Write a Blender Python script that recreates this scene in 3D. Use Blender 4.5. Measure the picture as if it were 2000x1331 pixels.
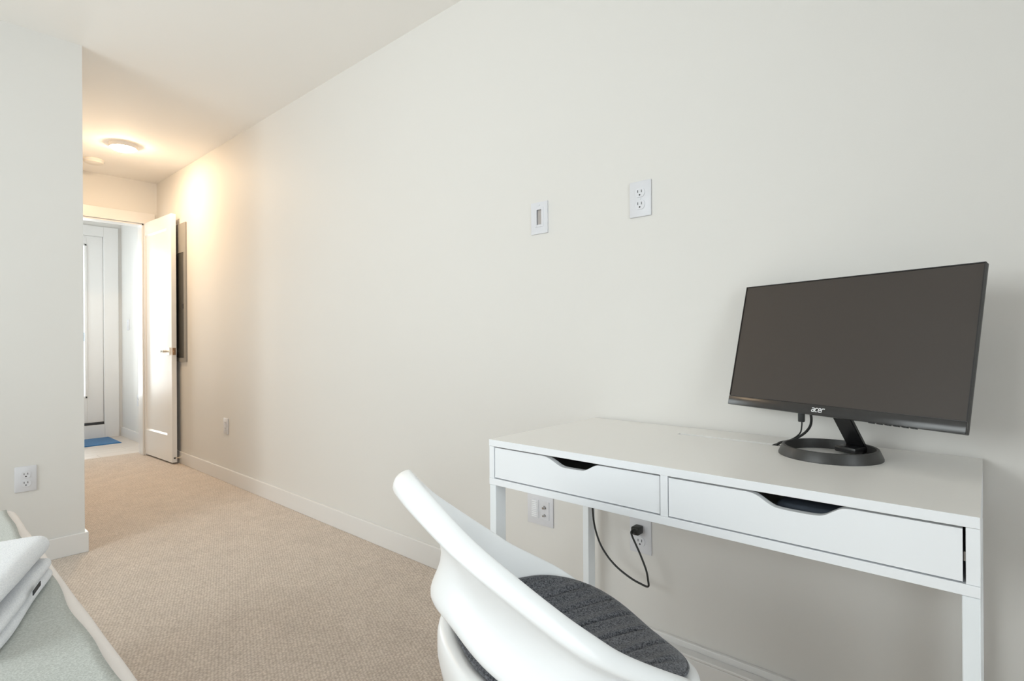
import bpy, bmesh, math, random
from mathutils import Vector, Matrix, noise
random.seed(7)
PI = math.pi
for o in list(bpy.data.objects):
    bpy.data.objects.remove(o, do_unlink=True)
S = bpy.context.scene
COL = S.collection

# ------------------------------------------------------------------ camera
H_CAM = 1.01
cam_d = bpy.data.cameras.new('camera')
cam_d.sensor_width = 36.0
cam_d.lens = 1061.088 / 2000 * 36
cam_d.shift_y = (663.0751 - 665.5) / 2000
cam_d.clip_start = 0.02
cam = bpy.data.objects.new('camera', cam_d)
COL.objects.link(cam)
S.camera = cam
a, pt, r = math.radians(48.766), math.radians(.0272), math.radians(-.3634)
fw = Vector((math.sin(a) * math.cos(pt), math.cos(a) * math.cos(pt), math.sin(pt)))
rt = Vector((math.cos(a), -math.sin(a), 0))
up = rt.cross(fw)
RT = rt * math.cos(r) + up * math.sin(r)
UP = -rt * math.sin(r) + up * math.cos(r)
m = Matrix((RT, UP, -fw)).transposed().to_4x4()
m.translation = (0, 0, H_CAM)
cam.matrix_world = m

# ------------------------------------------------------------------ look, world, daylight
vs = S.view_settings
vs.view_transform = 'Standard'
vs.look = 'None'
vs.gamma = 1
vs.use_curve_mapping = False
vs.exposure = 0.0

W = bpy.data.worlds.new('daylight_sky')
S.world = W
W.use_nodes = True
bg = W.node_tree.nodes['Background']
bg.inputs[0].default_value = (.86, .93, 1.0, 1)
bg.inputs[1].default_value = 2.6


def area(name, loc, direction, sx, sy, power, color, spread=180):
    l = bpy.data.lights.new(name, 'AREA')
    l.shape = 'RECTANGLE'
    l.size, l.size_y, l.energy, l.color = sx, sy, power, color
    l.spread = math.radians(spread)
    o = bpy.data.objects.new(name, l)
    COL.objects.link(o)
    o.location = loc
    o.rotation_euler = Vector(direction).to_track_quat('-Z', 'Y').to_euler()
    return o


DAY = (.97, .985, 1.0)
# daylight coming in at the glazed openings; the entry's left one is added, unseen
area('daylight_left_window', (-2.06, 1.70, 1.27), (1, 0, 0), 2.1, 1.6, 75, DAY)
area('daylight_rear_window', (-.45, -1.86, 1.22), (0, 1, 0), 2.3, 2.1, 35, DAY)
area('daylight_patio_door', (1.05, 7.16, 1.24), (0, -1, 0), .52, 1.6, 25, (.92, .965, 1.0))
area('added_entry_light', (.12, 6.40, 1.50), (1, 0, 0), 1.3, .9, 17, (.90, .955, 1.0))  # added unseen source that brightens the entry and its right wall

# ------------------------------------------------------------------ materials
MATS = {}


def mat(name, col, rough=.5, metal=0., spec=.5, noise_s=None, noise_amt=.04, bump=0., bump_s=200, emis=None, coat=0., sheen=0.):
    if name in MATS:
        return MATS[name]
    M = bpy.data.materials.new(name)
    M.use_nodes = True
    nt = M.node_tree
    b = nt.nodes['Principled BSDF']
    b.inputs['Base Color'].default_value = (*col, 1)
    b.inputs['Roughness'].default_value = rough
    b.inputs['Metallic'].default_value = metal
    b.inputs['Specular IOR Level'].default_value = spec
    b.inputs['Coat Weight'].default_value = coat
    b.inputs['Sheen Weight'].default_value = sheen
    tc = nt.nodes.new('ShaderNodeTexCoord')
    if noise_s:
        n = nt.nodes.new('ShaderNodeTexNoise')
        n.inputs['Scale'].default_value = noise_s
        n.inputs['Detail'].default_value = 4
        nt.links.new(tc.outputs['Object'], n.inputs['Vector'])
        mx = nt.nodes.new('ShaderNodeMix')
        mx.data_type = 'RGBA'
        mx.inputs['A'].default_value = (*[c * (1 - noise_amt) for c in col], 1)
        mx.inputs['B'].default_value = (*[min(1, c * (1 + noise_amt)) for c in col], 1)
        nt.links.new(n.outputs['Fac'], mx.inputs['Factor'])
        nt.links.new(mx.outputs['Result'], b.inputs['Base Color'])
    if bump:
        n2 = nt.nodes.new('ShaderNodeTexNoise')
        n2.inputs['Scale'].default_value = bump_s
        n2.inputs['Detail'].default_value = 3
        nt.links.new(tc.outputs['Object'], n2.inputs['Vector'])
        bp = nt.nodes.new('ShaderNodeBump')
        bp.inputs['Strength'].default_value = bump
        bp.inputs['Distance'].default_value = .002
        nt.links.new(n2.outputs['Fac'], bp.inputs['Height'])
        nt.links.new(bp.outputs['Normal'], b.inputs['Normal'])
    if emis:
        b.inputs['Emission Color'].default_value = (*emis[0], 1)
        b.inputs['Emission Strength'].default_value = emis[1]
    MATS[name] = M
    return M


def carpet_mat():
    M = bpy.data.materials.new('loop_carpet')
    M.use_nodes = True
    nt = M.node_tree
    b = nt.nodes['Principled BSDF']
    b.inputs['Roughness'].default_value = .95
    b.inputs['Specular IOR Level'].default_value = .1
    b.inputs['Sheen Weight'].default_value = .15
    tc = nt.nodes.new('ShaderNodeTexCoord')
    mp = nt.nodes.new('ShaderNodeMapping')
    mp.inputs['Rotation'].default_value = (0, 0, math.radians(14))
    mp.inputs['Scale'].default_value = (95, 150, 1)
    nt.links.new(tc.outputs['Object'], mp.inputs['Vector'])
    v = nt.nodes.new('ShaderNodeTexVoronoi')
    v.inputs['Scale'].default_value = 1
    v.inputs['Randomness'].default_value = .45
    nt.links.new(mp.outputs['Vector'], v.inputs['Vector'])
    cr = nt.nodes.new('ShaderNodeValToRGB')
    e = cr.color_ramp.elements
    e[0].position, e[0].color = .12, (.76, .665, .58, 1)
    e[1].position, e[1].color = .72, (.47, .39, .325, 1)
    nt.links.new(v.outputs['Distance'], cr.inputs['Fac'])
    n = nt.nodes.new('ShaderNodeTexNoise')
    n.inputs['Scale'].default_value = 9
    n.inputs['Detail'].default_value = 5
    nt.links.new(tc.outputs['Object'], n.inputs['Vector'])
    mr = nt.nodes.new('ShaderNodeMapRange')
    mr.inputs['From Min'].default_value = .3
    mr.inputs['From Max'].default_value = .7
    mr.inputs['To Min'].default_value = .94
    mr.inputs['To Max'].default_value = 1.05
    nt.links.new(n.outputs['Fac'], mr.inputs['Value'])
    mx = nt.nodes.new('ShaderNodeMix')
    mx.data_type = 'RGBA'
    mx.blend_type = 'MULTIPLY'
    mx.inputs['Factor'].default_value = 1
    nt.links.new(cr.outputs['Color'], mx.inputs['A'])
    nt.links.new(mr.outputs['Result'], mx.inputs['B'])
    nt.links.new(mx.outputs['Result'], b.inputs['Base Color'])
    bp = nt.nodes.new('ShaderNodeBump')
    bp.invert = True
    bp.inputs['Strength'].default_value = .6
    bp.inputs['Distance'].default_value = .004
    nt.links.new(v.outputs['Distance'], bp.inputs['Height'])
    nt.links.new(bp.outputs['Normal'], b.inputs['Normal'])
    return M


def weave_mat(name, c1, c2, scale, bump=.4):
    M = bpy.data.materials.new(name)
    M.use_nodes = True
    nt = M.node_tree
    b = nt.nodes['Principled BSDF']
    b.inputs['Roughness'].default_value = .95
    b.inputs['Specular IOR Level'].default_value = .1
    b.inputs['Sheen Weight'].default_value = .2
    tc = nt.nodes.new('ShaderNodeTexCoord')
    n = nt.nodes.new('ShaderNodeTexNoise')
    n.inputs['Scale'].default_value = scale
    n.inputs['Detail'].default_value = 3
    n.inputs['Roughness'].default_value = .7
    nt.links.new(tc.outputs['Object'], n.inputs['Vector'])
    cr = nt.nodes.new('ShaderNodeValToRGB')
    e = cr.color_ramp.elements
    e[0].position, e[0].color = .38, (*c1, 1)
    e[1].position, e[1].color = .62, (*c2, 1)
    nt.links.new(n.outputs['Fac'], cr.inputs['Fac'])
    nt.links.new(cr.outputs['Color'], b.inputs['Base Color'])
    bp = nt.nodes.new('ShaderNodeBump')
    bp.inputs['Strength'].default_value = bump
    bp.inputs['Distance'].default_value = .002
    nt.links.new(n.outputs['Fac'], bp.inputs['Height'])
    nt.links.new(bp.outputs['Normal'], b.inputs['Normal'])
    return M


def wood_mat(name, c1, c2):
    M = bpy.data.materials.new(name)
    M.use_nodes = True
    nt = M.node_tree
    b = nt.nodes['Principled BSDF']
    b.inputs['Roughness'].default_value = .4
    tc = nt.nodes.new('ShaderNodeTexCoord')
    mp = nt.nodes.new('ShaderNodeMapping')
    mp.inputs['Scale'].default_value = (2, 26, 26)
    nt.links.new(tc.outputs['Object'], mp.inputs['Vector'])
    n = nt.nodes.new('ShaderNodeTexNoise')
    n.inputs['Scale'].default_value = 1.6
    n.inputs['Detail'].default_value = 6
    nt.links.new(mp.outputs['Vector'], n.inputs['Vector'])
    cr = nt.nodes.new('ShaderNodeValToRGB')
    e = cr.color_ramp.elements
    e[0].position, e[0].color = .3, (*c1, 1)
    e[1].position, e[1].color = .7, (*c2, 1)
    nt.links.new(n.outputs['Fac'], cr.inputs['Fac'])
    nt.links.new(cr.outputs['Color'], b.inputs['Base Color'])
    return M


def glass_mat():
    M = bpy.data.materials.new('window_glass')
    M.use_nodes = True
    nt = M.node_tree
    nt.nodes.remove(nt.nodes['Principled BSDF'])
    out = nt.nodes['Material Output']
    t = nt.nodes.new('ShaderNodeBsdfTransparent')
    t.inputs[0].default_value = (.96, .98, .97, 1)
    g = nt.nodes.new('ShaderNodeBsdfGlossy')
    g.inputs['Roughness'].default_value = .02
    f = nt.nodes.new('ShaderNodeFresnel')
    f.inputs['IOR'].default_value = 1.45
    mx = nt.nodes.new('ShaderNodeMixShader')
    nt.links.new(f.outputs[0], mx.inputs[0])
    nt.links.new(t.outputs[0], mx.inputs[1])
    nt.links.new(g.outputs[0], mx.inputs[2])
    nt.links.new(mx.outputs[0], out.inputs['Surface'])
    return M


M_WALL = mat('wall_paint', (.735, .715, .685), .6, spec=.25, noise_s=1.2, noise_amt=.008, bump=.05, bump_s=350)
M_CEIL = mat('ceiling_paint', (.92, .895, .86), .75, spec=.2, noise_s=1.5, noise_amt=.008)
M_TRIM = mat('trim_enamel', (.775, .76, .745), .32, noise_s=2, noise_amt=.008)
M_DOOR = mat('door_enamel', (.87, .86, .845), .38, spec=.35, noise_s=2, noise_amt=.006)
M_CARPET = carpet_mat()
M_DESK = mat('white_lacquer', (.86, .875, .90), .32, noise_s=3, noise_amt=.006)
M_DESK_WARMLIT = mat('white_desk_warm_lit', (.86, .84, .81), .30, noise_s=3, noise_amt=.006)  # desk white warmed: the warmer, dimmer light on the top put into colour
M_STEEL_W = mat('white_powder_coat', (.83, .86, .885), .35, noise_s=30, noise_amt=.01)
M_DRAWER_IN = mat('drawer_fibreboard', (.72, .73, .70), .7, noise_s=40)
M_NAVY = mat('dark_blue_fabric', (.06, .075, .10), .8, noise_s=90, noise_amt=.2)
M_PLASTIC_W = mat('white_plastic', (.93, .94, .95), .3, noise_s=5, noise_amt=.006)
M_PLATE = mat('outlet_plastic', (.70, .70, .73), .4, noise_s=20, noise_amt=.006)
M_HOLE = mat('slot_dark', (.03, .03, .032), .6, noise_s=50)
M_TAUPE = mat('plate_insert_taupe', (.46, .42, .40), .6, noise_s=40)
M_BLACK = mat('black_plastic', (.012, .012, .013), .35, noise_s=60, noise_amt=.1)
M_GLOSSB = mat('gloss_black_plastic', (.028, .027, .027), .22, noise_s=40, noise_amt=.05)
M_SATINB = mat('satin_black_plastic', (.035, .034, .033), .4, noise_s=90, noise_amt=.1)
M_SCREEN = mat('matte_screen', (.044, .035, .030), .42, spec=.5, noise_s=600, noise_amt=.05)
M_LOGO = mat('logo_silver', (.85, .86, .87), .35, noise_s=50, noise_amt=.01)
M_CORD = mat('black_rubber', (.015, .016, .016), .45, noise_s=80, noise_amt=.1)
M_BRASS = mat('satin_nickel', (.75, .70, .62), .22, metal=1., noise_s=60, noise_amt=.03)
M_BRONZE = mat('latch_bronze', (.55, .36, .22), .35, metal=1., noise_s=60, noise_amt=.05)
M_PANEL = mat('panel_grey_steel', (.30, .29, .27), .45, noise_s=8, noise_amt=.02)
M_PANEL_D = mat('panel_door_shaded', (.075, .073, .066), .4, noise_s=8, noise_amt=.03)  # door grey, and slightly the frame's, darkened for shade behind the open door
M_SHEET = mat('sheet_cotton', (.90, .855, .83), .9, spec=.1, noise_s=14, noise_amt=.015, bump=.25, bump_s=260)
M_TOWEL = weave_mat('terry_cotton', (.76, .78, .82), (.90, .91, .93), 420, .55)
M_BLANKET = weave_mat('sage_blanket', (.42, .44, .415), (.58, .605, .575), 330, .35)
M_PAD = weave_mat('charcoal_felt', (.028, .031, .038), (.185, .19, .21), 300, .6)
M_TAG = mat('towel_tag', (.02, .022, .03), .7, noise_s=500, noise_amt=.4)
M_MAT = weave_mat('blue_mat', (.03, .13, .30), (.05, .21, .45), 160, .4)
M_PLANK = wood_mat('pale_oak', (.60, .54, .49), (.74, .69, .64))
M_RUBBER = mat('threshold_rubber', (.03, .03, .032), .5, noise_s=60)
M_RAIL = mat('railing_paint', (.30, .37, .42), .5, noise_s=10)
M_DECK = mat('balcony_concrete', (.55, .55, .54), .8, noise_s=8)
M_GLASS = glass_mat()
M_LAMP = mat('lamp_diffuser', (.9, .85, .75), .5, emis=((1.0, .735, .47), 255))
M_SMOKE = mat('detector_plastic', (.78, .74, .68), .5, noise_s=10, noise_amt=.01)
M_STEELC = mat('chrome_stem', (.5, .5, .5), .25, metal=1., noise_s=20, noise_amt=.03)


# ------------------------------------------------------------------ mesh helpers
def bm_box(bm, x, y, z, bev=0.):
    g = bmesh.ops.create_cube(bm, size=1)
    vs_ = g['verts']
    for v in vs_:
        v.co = Vector(((x[0] + x[1]) / 2 + v.co.x * (x[1] - x[0]), (y[0] + y[1]) / 2 + v.co.y * (y[1] - y[0]),
                       (z[0] + z[1]) / 2 + v.co.z * (z[1] - z[0])))
    if bev:
        es = list({e for v in vs_ for e in v.link_edges})
        bmesh.ops.bevel(bm, geom=es, offset=bev, segments=2, affect='EDGES', profile=.5)


def bm_cyl(bm, p0, p1, r0, r1=None, seg=24, caps=True):
    p0, p1 = Vector(p0), Vector(p1)
    if r1 is None:
        r1 = r0
    d = (p1 - p0).normalized()
    q = d.to_track_quat('Z', 'Y')
    A = [bm.verts.new(p0 + q @ Vector((r0 * math.cos(2 * PI * i / seg), r0 * math.sin(2 * PI * i / seg), 0))) for i in range(seg)]
    B = [bm.verts.new(p1 + q @ Vector((r1 * math.cos(2 * PI * i / seg), r1 * math.sin(2 * PI * i / seg), 0))) for i in range(seg)]
    for i in range(seg):
        j = (i + 1) % seg
        bm.faces.new((A[i], A[j], B[j], B[i]))
    if caps:
        bm.faces.new(A[::-1])
        bm.faces.new(B)


def bm_lathe(bm, prof, seg=48, centre=(0, 0)):
    rings = []
    for (rr, z) in prof:
        rings.append([bm.verts.new((centre[0] + rr * math.cos(2 * PI * i / seg), centre[1] + rr * math.sin(2 * PI * i / seg), z)) for i in range(seg)])
    for k in range(len(rings) - 1):
        for i in range(seg):
            j = (i + 1) % seg
            bm.faces.new((rings[k][i], rings[k][j], rings[k + 1][j], rings[k + 1][i]))
    return rings


def catmull(pts, n=8):
    P = [Vector(p) for p in pts]
    P = [P[0] * 2 - P[1]] + P + [P[-1] * 2 - P[-2]]
    out = []
    for i in range(1, len(P) - 2):
        p0, p1, p2, p3 = P[i - 1:i + 3]
        for k in range(n):
            t = k / n
            out.append(.5 * ((2 * p1) + (p2 - p0) * t + (2 * p0 - 5 * p1 + 4 * p2 - p3) * t * t + (3 * p1 - p0 - 3 * p2 + p3) * t ** 3))
    out.append(P[-2])
    return out


def bm_tube(bm, pts, rad, seg=10, smooth_n=8):
    pts = catmull(pts, smooth_n)
    prev = None
    rings = []
    nrm = None
    for i, p in enumerate(pts):
        d = (pts[min(i + 1, len(pts) - 1)] - pts[max(i - 1, 0)]).normalized()
        if nrm is None:
            nrm = d.orthogonal().normalized()
        nrm = (nrm - d * nrm.dot(d)).normalized()
        bn = d.cross(nrm)
        rings.append([bm.verts.new(p + (nrm * math.cos(2 * PI * k / seg) + bn * math.sin(2 * PI * k / seg)) * rad) for k in range(seg)])
    for i in range(len(rings) - 1):
        for k in range(seg):
            j = (k + 1) % seg
            bm.faces.new((rings[i][k], rings[i][j], rings[i + 1][j], rings[i + 1][k]))
    bm.faces.new(rings[0][::-1])
    bm.faces.new(rings[-1])


def bm_prism(bm, poly, axis, lo, hi):
    """poly: 2D list; extruded along axis between lo and hi. axis 0: poly=(y,z), 1: (x,z), 2: (x,y)"""
    def mk(p, w):
        return {0: (w, p[0], p[1]), 1: (p[0], w, p[1]), 2: (p[0], p[1], w)}[axis]
    A = [bm.verts.new(mk(p, lo)) for p in poly]
    B = [bm.verts.new(mk(p, hi)) for p in poly]
    n = len(poly)
    for i in range(n):
        j = (i + 1) % n
        bm.faces.new((A[i], A[j], B[j], B[i]))
    bm.faces.new(A[::-1])
    bm.faces.new(B)


def mesh_from(bm, name, smooth=None, origin=None):
    if origin is not None:
        bmesh.ops.translate(bm, verts=bm.verts, vec=-Vector(origin))
    bmesh.ops.recalc_face_normals(bm, faces=bm.faces)
    me = bpy.data.meshes.new(name)
    bm.to_mesh(me)
    bm.free()
    if smooth is not None:
        for p in me.polygons:
            p.use_smooth = True
        me.set_sharp_from_angle(angle=math.radians(smooth))
    return me


def obj(name, me, material, parent=None, loc=None):
    if material is not None and len(me.materials) == 0:
        me.materials.append(material)
    o = bpy.data.objects.new(name, me)
    COL.objects.link(o)
    if parent is not None:
        o.parent = parent
    if loc is not None:
        o.location = loc
    return o


def thing(name, label, cat, loc=(0, 0, 0), rotz=0., group=None):
    o = bpy.data.objects.new(name, None)
    o.empty_display_size = .05
    COL.objects.link(o)
    o.location = loc
    o.rotation_euler = (0, 0, rotz)
    o['label'], o['category'] = label, cat
    if group:
        o['group'] = group
    return o


def tag(o, label, cat, group=None):
    o['label'], o['category'] = label, cat
    if group:
        o['group'] = group
    return o


def struct(name, boxes, material, label=None, parent=None, bev=0.):
    bm = bmesh.new()
    for b in boxes:
        bm_box(bm, *b, bev=bev)
    o = obj(name, mesh_from(bm, name), material, parent)
    if parent is None:
        o['kind'] = 'structure'
        if label:
            o['label'] = label
    return o


def pbox(name, x, y, z, material, parent, bev=0., smooth=None):
    """box part given in world coordinates under an unrotated parent"""
    bm = bmesh.new()
    bm_box(bm, x, y, z, bev)
    return obj(name, mesh_from(bm, name, smooth, origin=world_of(parent)), material, parent)


def world_of(parent):
    v = Vector((0, 0, 0))
    while parent is not None:
        v += Vector(parent.location)
        parent = parent.parent
    return v


# ------------------------------------------------------------------ the setting
D = 1.584        # inner face of the long wall
C = 2.44         # ceiling
SX, SY = .609, 3.28   # outer corner of the return wall
FY = 5.655       # end wall with the open door
BH, BT = .0963, .0131
XL, YB = -1.95, -1.75  # unseen left and rear walls
VX = 1.634       # right wall of the entry beyond
VY = 7.03

struct('floor', [((XL - .1, D + .12), (YB - .1, 5.845), (-.1, 0))], M_CARPET, 'beige loop-pile carpet of bedroom and passage')
struct('ceiling', [((XL - .1, D + .12), (YB - .1, FY + .125), (C, C + .1))], M_CEIL, 'plain white ceiling of bedroom and passage')
struct('wall_right', [((D, D + .12), (YB - .1, FY + .125), (0, C))], M_WALL, 'long white wall behind the desk')
struct('wall_left', [((XL - .1, XL), (YB, .60), (0, C)), ((XL - .1, XL), (2.80, SY), (0, C)),
                     ((XL - .1, XL), (.60, 2.80), (0, .44)), ((XL - .1, XL), (.60, 2.80), (2.10, C))], M_WALL, 'white bedroom wall with window beside the bed')
struct('wall_rear', [((XL, -1.65), (YB - .1, YB), (0, C)), ((.75, D), (YB - .1, YB), (0, C)),
                     ((-1.65, .75), (YB - .1, YB), (0, .12)), ((-1.65, .75), (YB - .1, YB), (2.33, C))], M_WALL, 'white bedroom wall with wide window')
struct('wall_return', [((XL - .1, SX), (SY, SY + .12), (0, C)), ((SX - .12, SX), (SY + .12, FY), (0, C))], M_WALL, 'white wall corner beside the passage')
OX0, OX1, OZ = .745, 1.480, 2.062
struct('wall_end', [((SX - .12, OX0), (FY, FY + .125), (0, C)), ((OX1, D), (FY, FY + .125), (0, C)), ((OX0, OX1), (FY, FY + .125), (OZ, C))], M_WALL, 'end wall of passage around the doorway')

# baseboards
struct('baseboard_right', [((D - BT, D), (YB, FY), (0, BH))], M_TRIM, 'white baseboard along the long wall', bev=.0025)
struct('baseboard_return', [((XL, SX + BT), (SY - BT, SY), (0, BH)), ((SX, SX + BT), (SY, FY), (0, BH))], M_TRIM, 'white baseboard round the wall corner', bev=.0025)
struct('baseboard_left', [((XL, XL + BT), (YB, SY), (0, BH))], M_TRIM, bev=.0025)
struct('baseboard_rear', [((XL, D), (YB, YB + BT), (0, BH))], M_TRIM, bev=.0025)

# doorway casing (head + jambs)
struct('trim_1', [((OX0 - .085, OX1 + .085), (FY - .016, FY), (OZ, OZ + .095)),
                  ((OX0 - .085, OX0), (FY - .016, FY), (0, OZ)), ((OX1, OX1 + .085), (FY - .016, FY), (0, OZ)),
                  ((OX0, OX0 + .014), (FY, FY + .125), (0, OZ)), ((OX1 - .014, OX1), (FY, FY + .125), (0, OZ)),
                  ((OX0, OX1), (FY, FY + .125), (OZ - .014, OZ))], M_TRIM, 'white casing round the open doorway', bev=.002)


def window(name, label, axis, pos, a0, a1, z0, z1, n):
    w = bpy.data.objects.new(name, None)
    COL.objects.link(w)
    w['kind'] = 'structure'
    w['label'] = label
    step = (a1 - a0) / n
    bm = bmesh.new()
    def bx(a_, z_, d_):
        if axis == 0:
            bm_box(bm, d_, a_, z_, .002)
        else:
            bm_box(bm, a_, d_, z_, .002)
    dd = (pos - .05, pos - .005)
    bx((a0, a1), (z0, z0 + .05), dd)
    bx((a0, a1), (z1 - .05, z1), dd)
    for i in range(n + 1):
        c = min(max(a0 + step * i, a0 + .025), a1 - .025)
        bx((c - .025, c + .025), (z0, z1), dd)
    obj('window_frame', mesh_from(bm, 'window_frame'), M_TRIM, w)
    for i in range(n):
        bm = bmesh.new()
        pa, pz, pd = (a0 + step * i + .025, a0 + step * (i + 1) - .025), (z0 + .05, z1 - .05), (pos - .032, pos - .026)
        if axis == 0:
            bm_box(bm, pd, pa, pz)
        else:
            bm_box(bm, pa, pd, pz)
        obj('pane', mesh_from(bm, 'pane'), M_GLASS, w)


window('window_1', 'wide window in the left bedroom wall', 0, XL, .60, 2.80, .44, 2.10, 2)
window('window_2', 'wide window in the rear bedroom wall', 1, YB, -1.65, .75, .12, 2.33, 3)

# entry beyond the doorway
struct('wall_entry_right', [((VX, VX + .1), (FY + .125, VY + .12), (0, C))], M_WALL, 'white wall of the entry beyond the door')
struct('wall_entry_left', [((.15, .25), (FY + .125, 5.92), (0, C)), ((.15, .25), (6.88, VY + .12), (0, C)),
                           ((.15, .25), (5.92, 6.88), (0, .82)), ((.15, .25), (5.92, 6.88), (2.18, C))], M_WALL)
window('window_added', 'added unseen window in the left wall of the entry', 0, .25, 5.92, 6.88, .82, 2.18, 1)  # unseen opening added to let more light into the entry
DX0, DX1, DZ0, DZ1 = .62, 1.475, .143, 2.12
struct('wall_entry_end', [((.15, DX0), (VY, VY + .12), (0, C)), ((DX1, VX + .1), (VY, VY + .12), (0, C)),
                          ((DX0, DX1), (VY, VY + .12), (DZ1, C)), ((DX0, DX1), (VY, VY + .12), (0, DZ0))], M_WALL, 'end wall of the entry around the glazed door')
struct('ceiling_entry', [((.15, VX + .1), (FY + .125, VY + .12), (C, C + .1))], M_CEIL)
fe = struct('floor_entry', [((.15, VX), (5.845, VY), (-.1, -.012))], M_RUBBER, 'pale wood plank floor of the entry')
pw = .145
k = 0
y = 5.847
while y < VY - .01:
    y1 = min(y + pw, VY)
    off = (.0, .55, .25, .8)[k % 4]
    xs = [.25] + [v for v in (.25 + off, .25 + off + .95) if .3 < v < VX - .05] + [VX]
    for i in range(len(xs) - 1):
        bm = bmesh.new()
        bm_box(bm, (xs[i] + .0008, xs[i + 1] - .0008), (y + .0008, y1 - .0008), (-.012, 0), .0012)
        obj('plank', mesh_from(bm, 'plank'), M_PLANK, fe)
    y = y1
    k += 1
struct('baseboard_entry', [((VX - BT, VX), (FY + .125, VY), (0, BH))], M_TRIM, 'white baseboard in the entry', bev=.0025)
struct('trim_2', [((DX1, 1.602), (VY - .02, VY), (0, 2.225)), ((DX0 - .125, DX0), (VY - .02, VY), (0, 2.225)),
                  ((DX0, DX1), (VY - .02, VY), (DZ1, 2.225)), ((DX0, DX1), (VY - .02, VY), (0, DZ0))], M_TRIM, 'white casing and sill of the glazed door', bev=.003)

# glazed entry door
d2 = bpy.data.objects.new('door_2', None)
COL.objects.link(d2)
d2['kind'] = 'structure'
d2['label'] = 'white glazed door to the balcony'
GX0, GX1, GZ0, GZ1 = .78, 1.335, .43, 2.03
bm = bmesh.new()
ya, yb = VY + .014, VY + .06
for bx in (((DX0, GX0), (ya, yb), (DZ0 + .026, DZ1)), ((GX1, DX1 - .002), (ya, yb), (DZ0 + .026, DZ1)),
           ((GX0, GX1), (ya, yb), (DZ0 + .026, GZ0)), ((GX0, GX1), (ya, yb), (GZ1, DZ1))):
    bm_box(bm, *bx, bev=.002)
obj('door_slab', mesh_from(bm, 'door_slab'), M_TRIM, d2)
bm = bmesh.new()
for bx in (((GX0, GX0 + .02), (ya - .01, ya), (GZ0, GZ1)), ((GX1 - .02, GX1), (ya - .01, ya), (GZ0, GZ1)),
           ((GX0, GX1), (ya - .01, ya), (GZ0, GZ0 + .02)), ((GX0, GX1), (ya - .01, ya), (GZ1 - .02, GZ1))):
    bm_box(bm, *bx, bev=.003)
obj('glazing_bead', mesh_from(bm, 'glazing_bead'), M_TRIM, d2)
bm = bmesh.new()
bm_box(bm, (GX0, GX1), (ya + .018, ya + .024), (GZ0, GZ1))
obj('pane', mesh_from(bm, 'pane'), M_GLASS, d2)
bm = bmesh.new()
bm_box(bm, (DX0, DX1 - .001), (VY + .002, yb), (DZ0, DZ0 + .025), .003)
obj('threshold', mesh_from(bm, 'threshold'), M_RUBBER, d2)

# balcony outside the glazed door
rl = thing('balcony_railing', 'blue-grey metal balcony railing outside the glazed door', 'railing', (.9, 8.25, -.1))
for z0, z1 in ((1.02, 1.13), (.10, .14)):
    pbox('rail', (-.6, 2.6), (8.23, 8.27), (z0, z1), M_RAIL, rl, .004)
for i in range(22):
    xx = -.52 + i * .145
    pbox('baluster', (xx, xx + .014), (8.243, 8.257), (.13, 1.03), M_RAIL, rl)
for xx in (-.6, 2.56):
    pbox('post', (xx, xx + .04), (8.23, 8.27), (-.1, 1.03), M_RAIL, rl)
struct('floor_balcony', [((-.8, 2.8), (VY + .12, 8.4), (-.2, -.1))], M_DECK, 'concrete floor of the balcony')

# ------------------------------------------------------------------ open passage door
dr = thing('door_1', 'white single-panel interior door standing open against the long wall', 'door', (1.480, 5.755, 0))
del dr['category']
dr['kind'] = 'structure'
DW, DT, DH = .712, .036, 2.052
# local: x along the slab from hinge to free edge, y toward the wall side (+y = room face), z up
p_hinge, p_free = Vector((1.480, 5.755)), Vector((1.513, 5.045))
ddir = (p_free - p_hinge).normalized()
dr.rotation_euler = (0, 0, math.atan2(ddir.y, ddir.x))
# with this rotation local +y points to +x (towards the wall); visible face is y=0 and slab lies at y 0..DT
z0, z1 = .014, .014 + DH
st, tr, br = .105, .11, .215
bm = bmesh.new()
for b in (((0, st), (0, DT), (z0, z1)), ((DW - st, DW), (0, DT), (z0, z1)), ((st, DW - st), (0, DT), (z0, z0 + br)), ((st, DW - st), (0, DT), (z1 - tr, z1))):
    bm_box(bm, *b)
obj('frame', mesh_from(bm, 'frame'), M_DOOR, dr)
bm = bmesh.new()
bm_box(bm, (st - .005, DW - st + .005), (.012, DT - .012), (z0 + br - .005, z1 - tr + .005))
obj('panel', mesh_from(bm, 'panel'), M_DOOR, dr)
bm = bmesh.new()
for yy, s in ((0., 1), (DT, -1)):
    i0, i1, k0, k1 = st, DW - st, z0 + br, z1 - tr
    w_ = .014
    for poly, ax, lo, hi in (
            ([(yy + s * .0005, k0), (yy + s * .0125, k0), (yy + s * .0125, k0 + w_)], 0, i0, i1),
            ([(yy + s * .0005, k1), (yy + s * .0125, k1), (yy + s * .0125, k1 - w_)], 0, i0, i1)):
        bm_prism(bm, poly, ax, lo, hi)
    bm_prism(bm, [(i0, yy + s * .0005), (i0, yy + s * .0125), (i0 + w_, yy + s * .0125)], 2, k0, k1)
    bm_prism(bm, [(i1, yy + s * .0005), (i1, yy + s * .0125), (i1 - w_, yy + s * .0125)], 2, k0, k1)
obj('moulding', mesh_from(bm, 'moulding'), M_DOOR, dr)
hx, hz = DW - .062, .93
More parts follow.
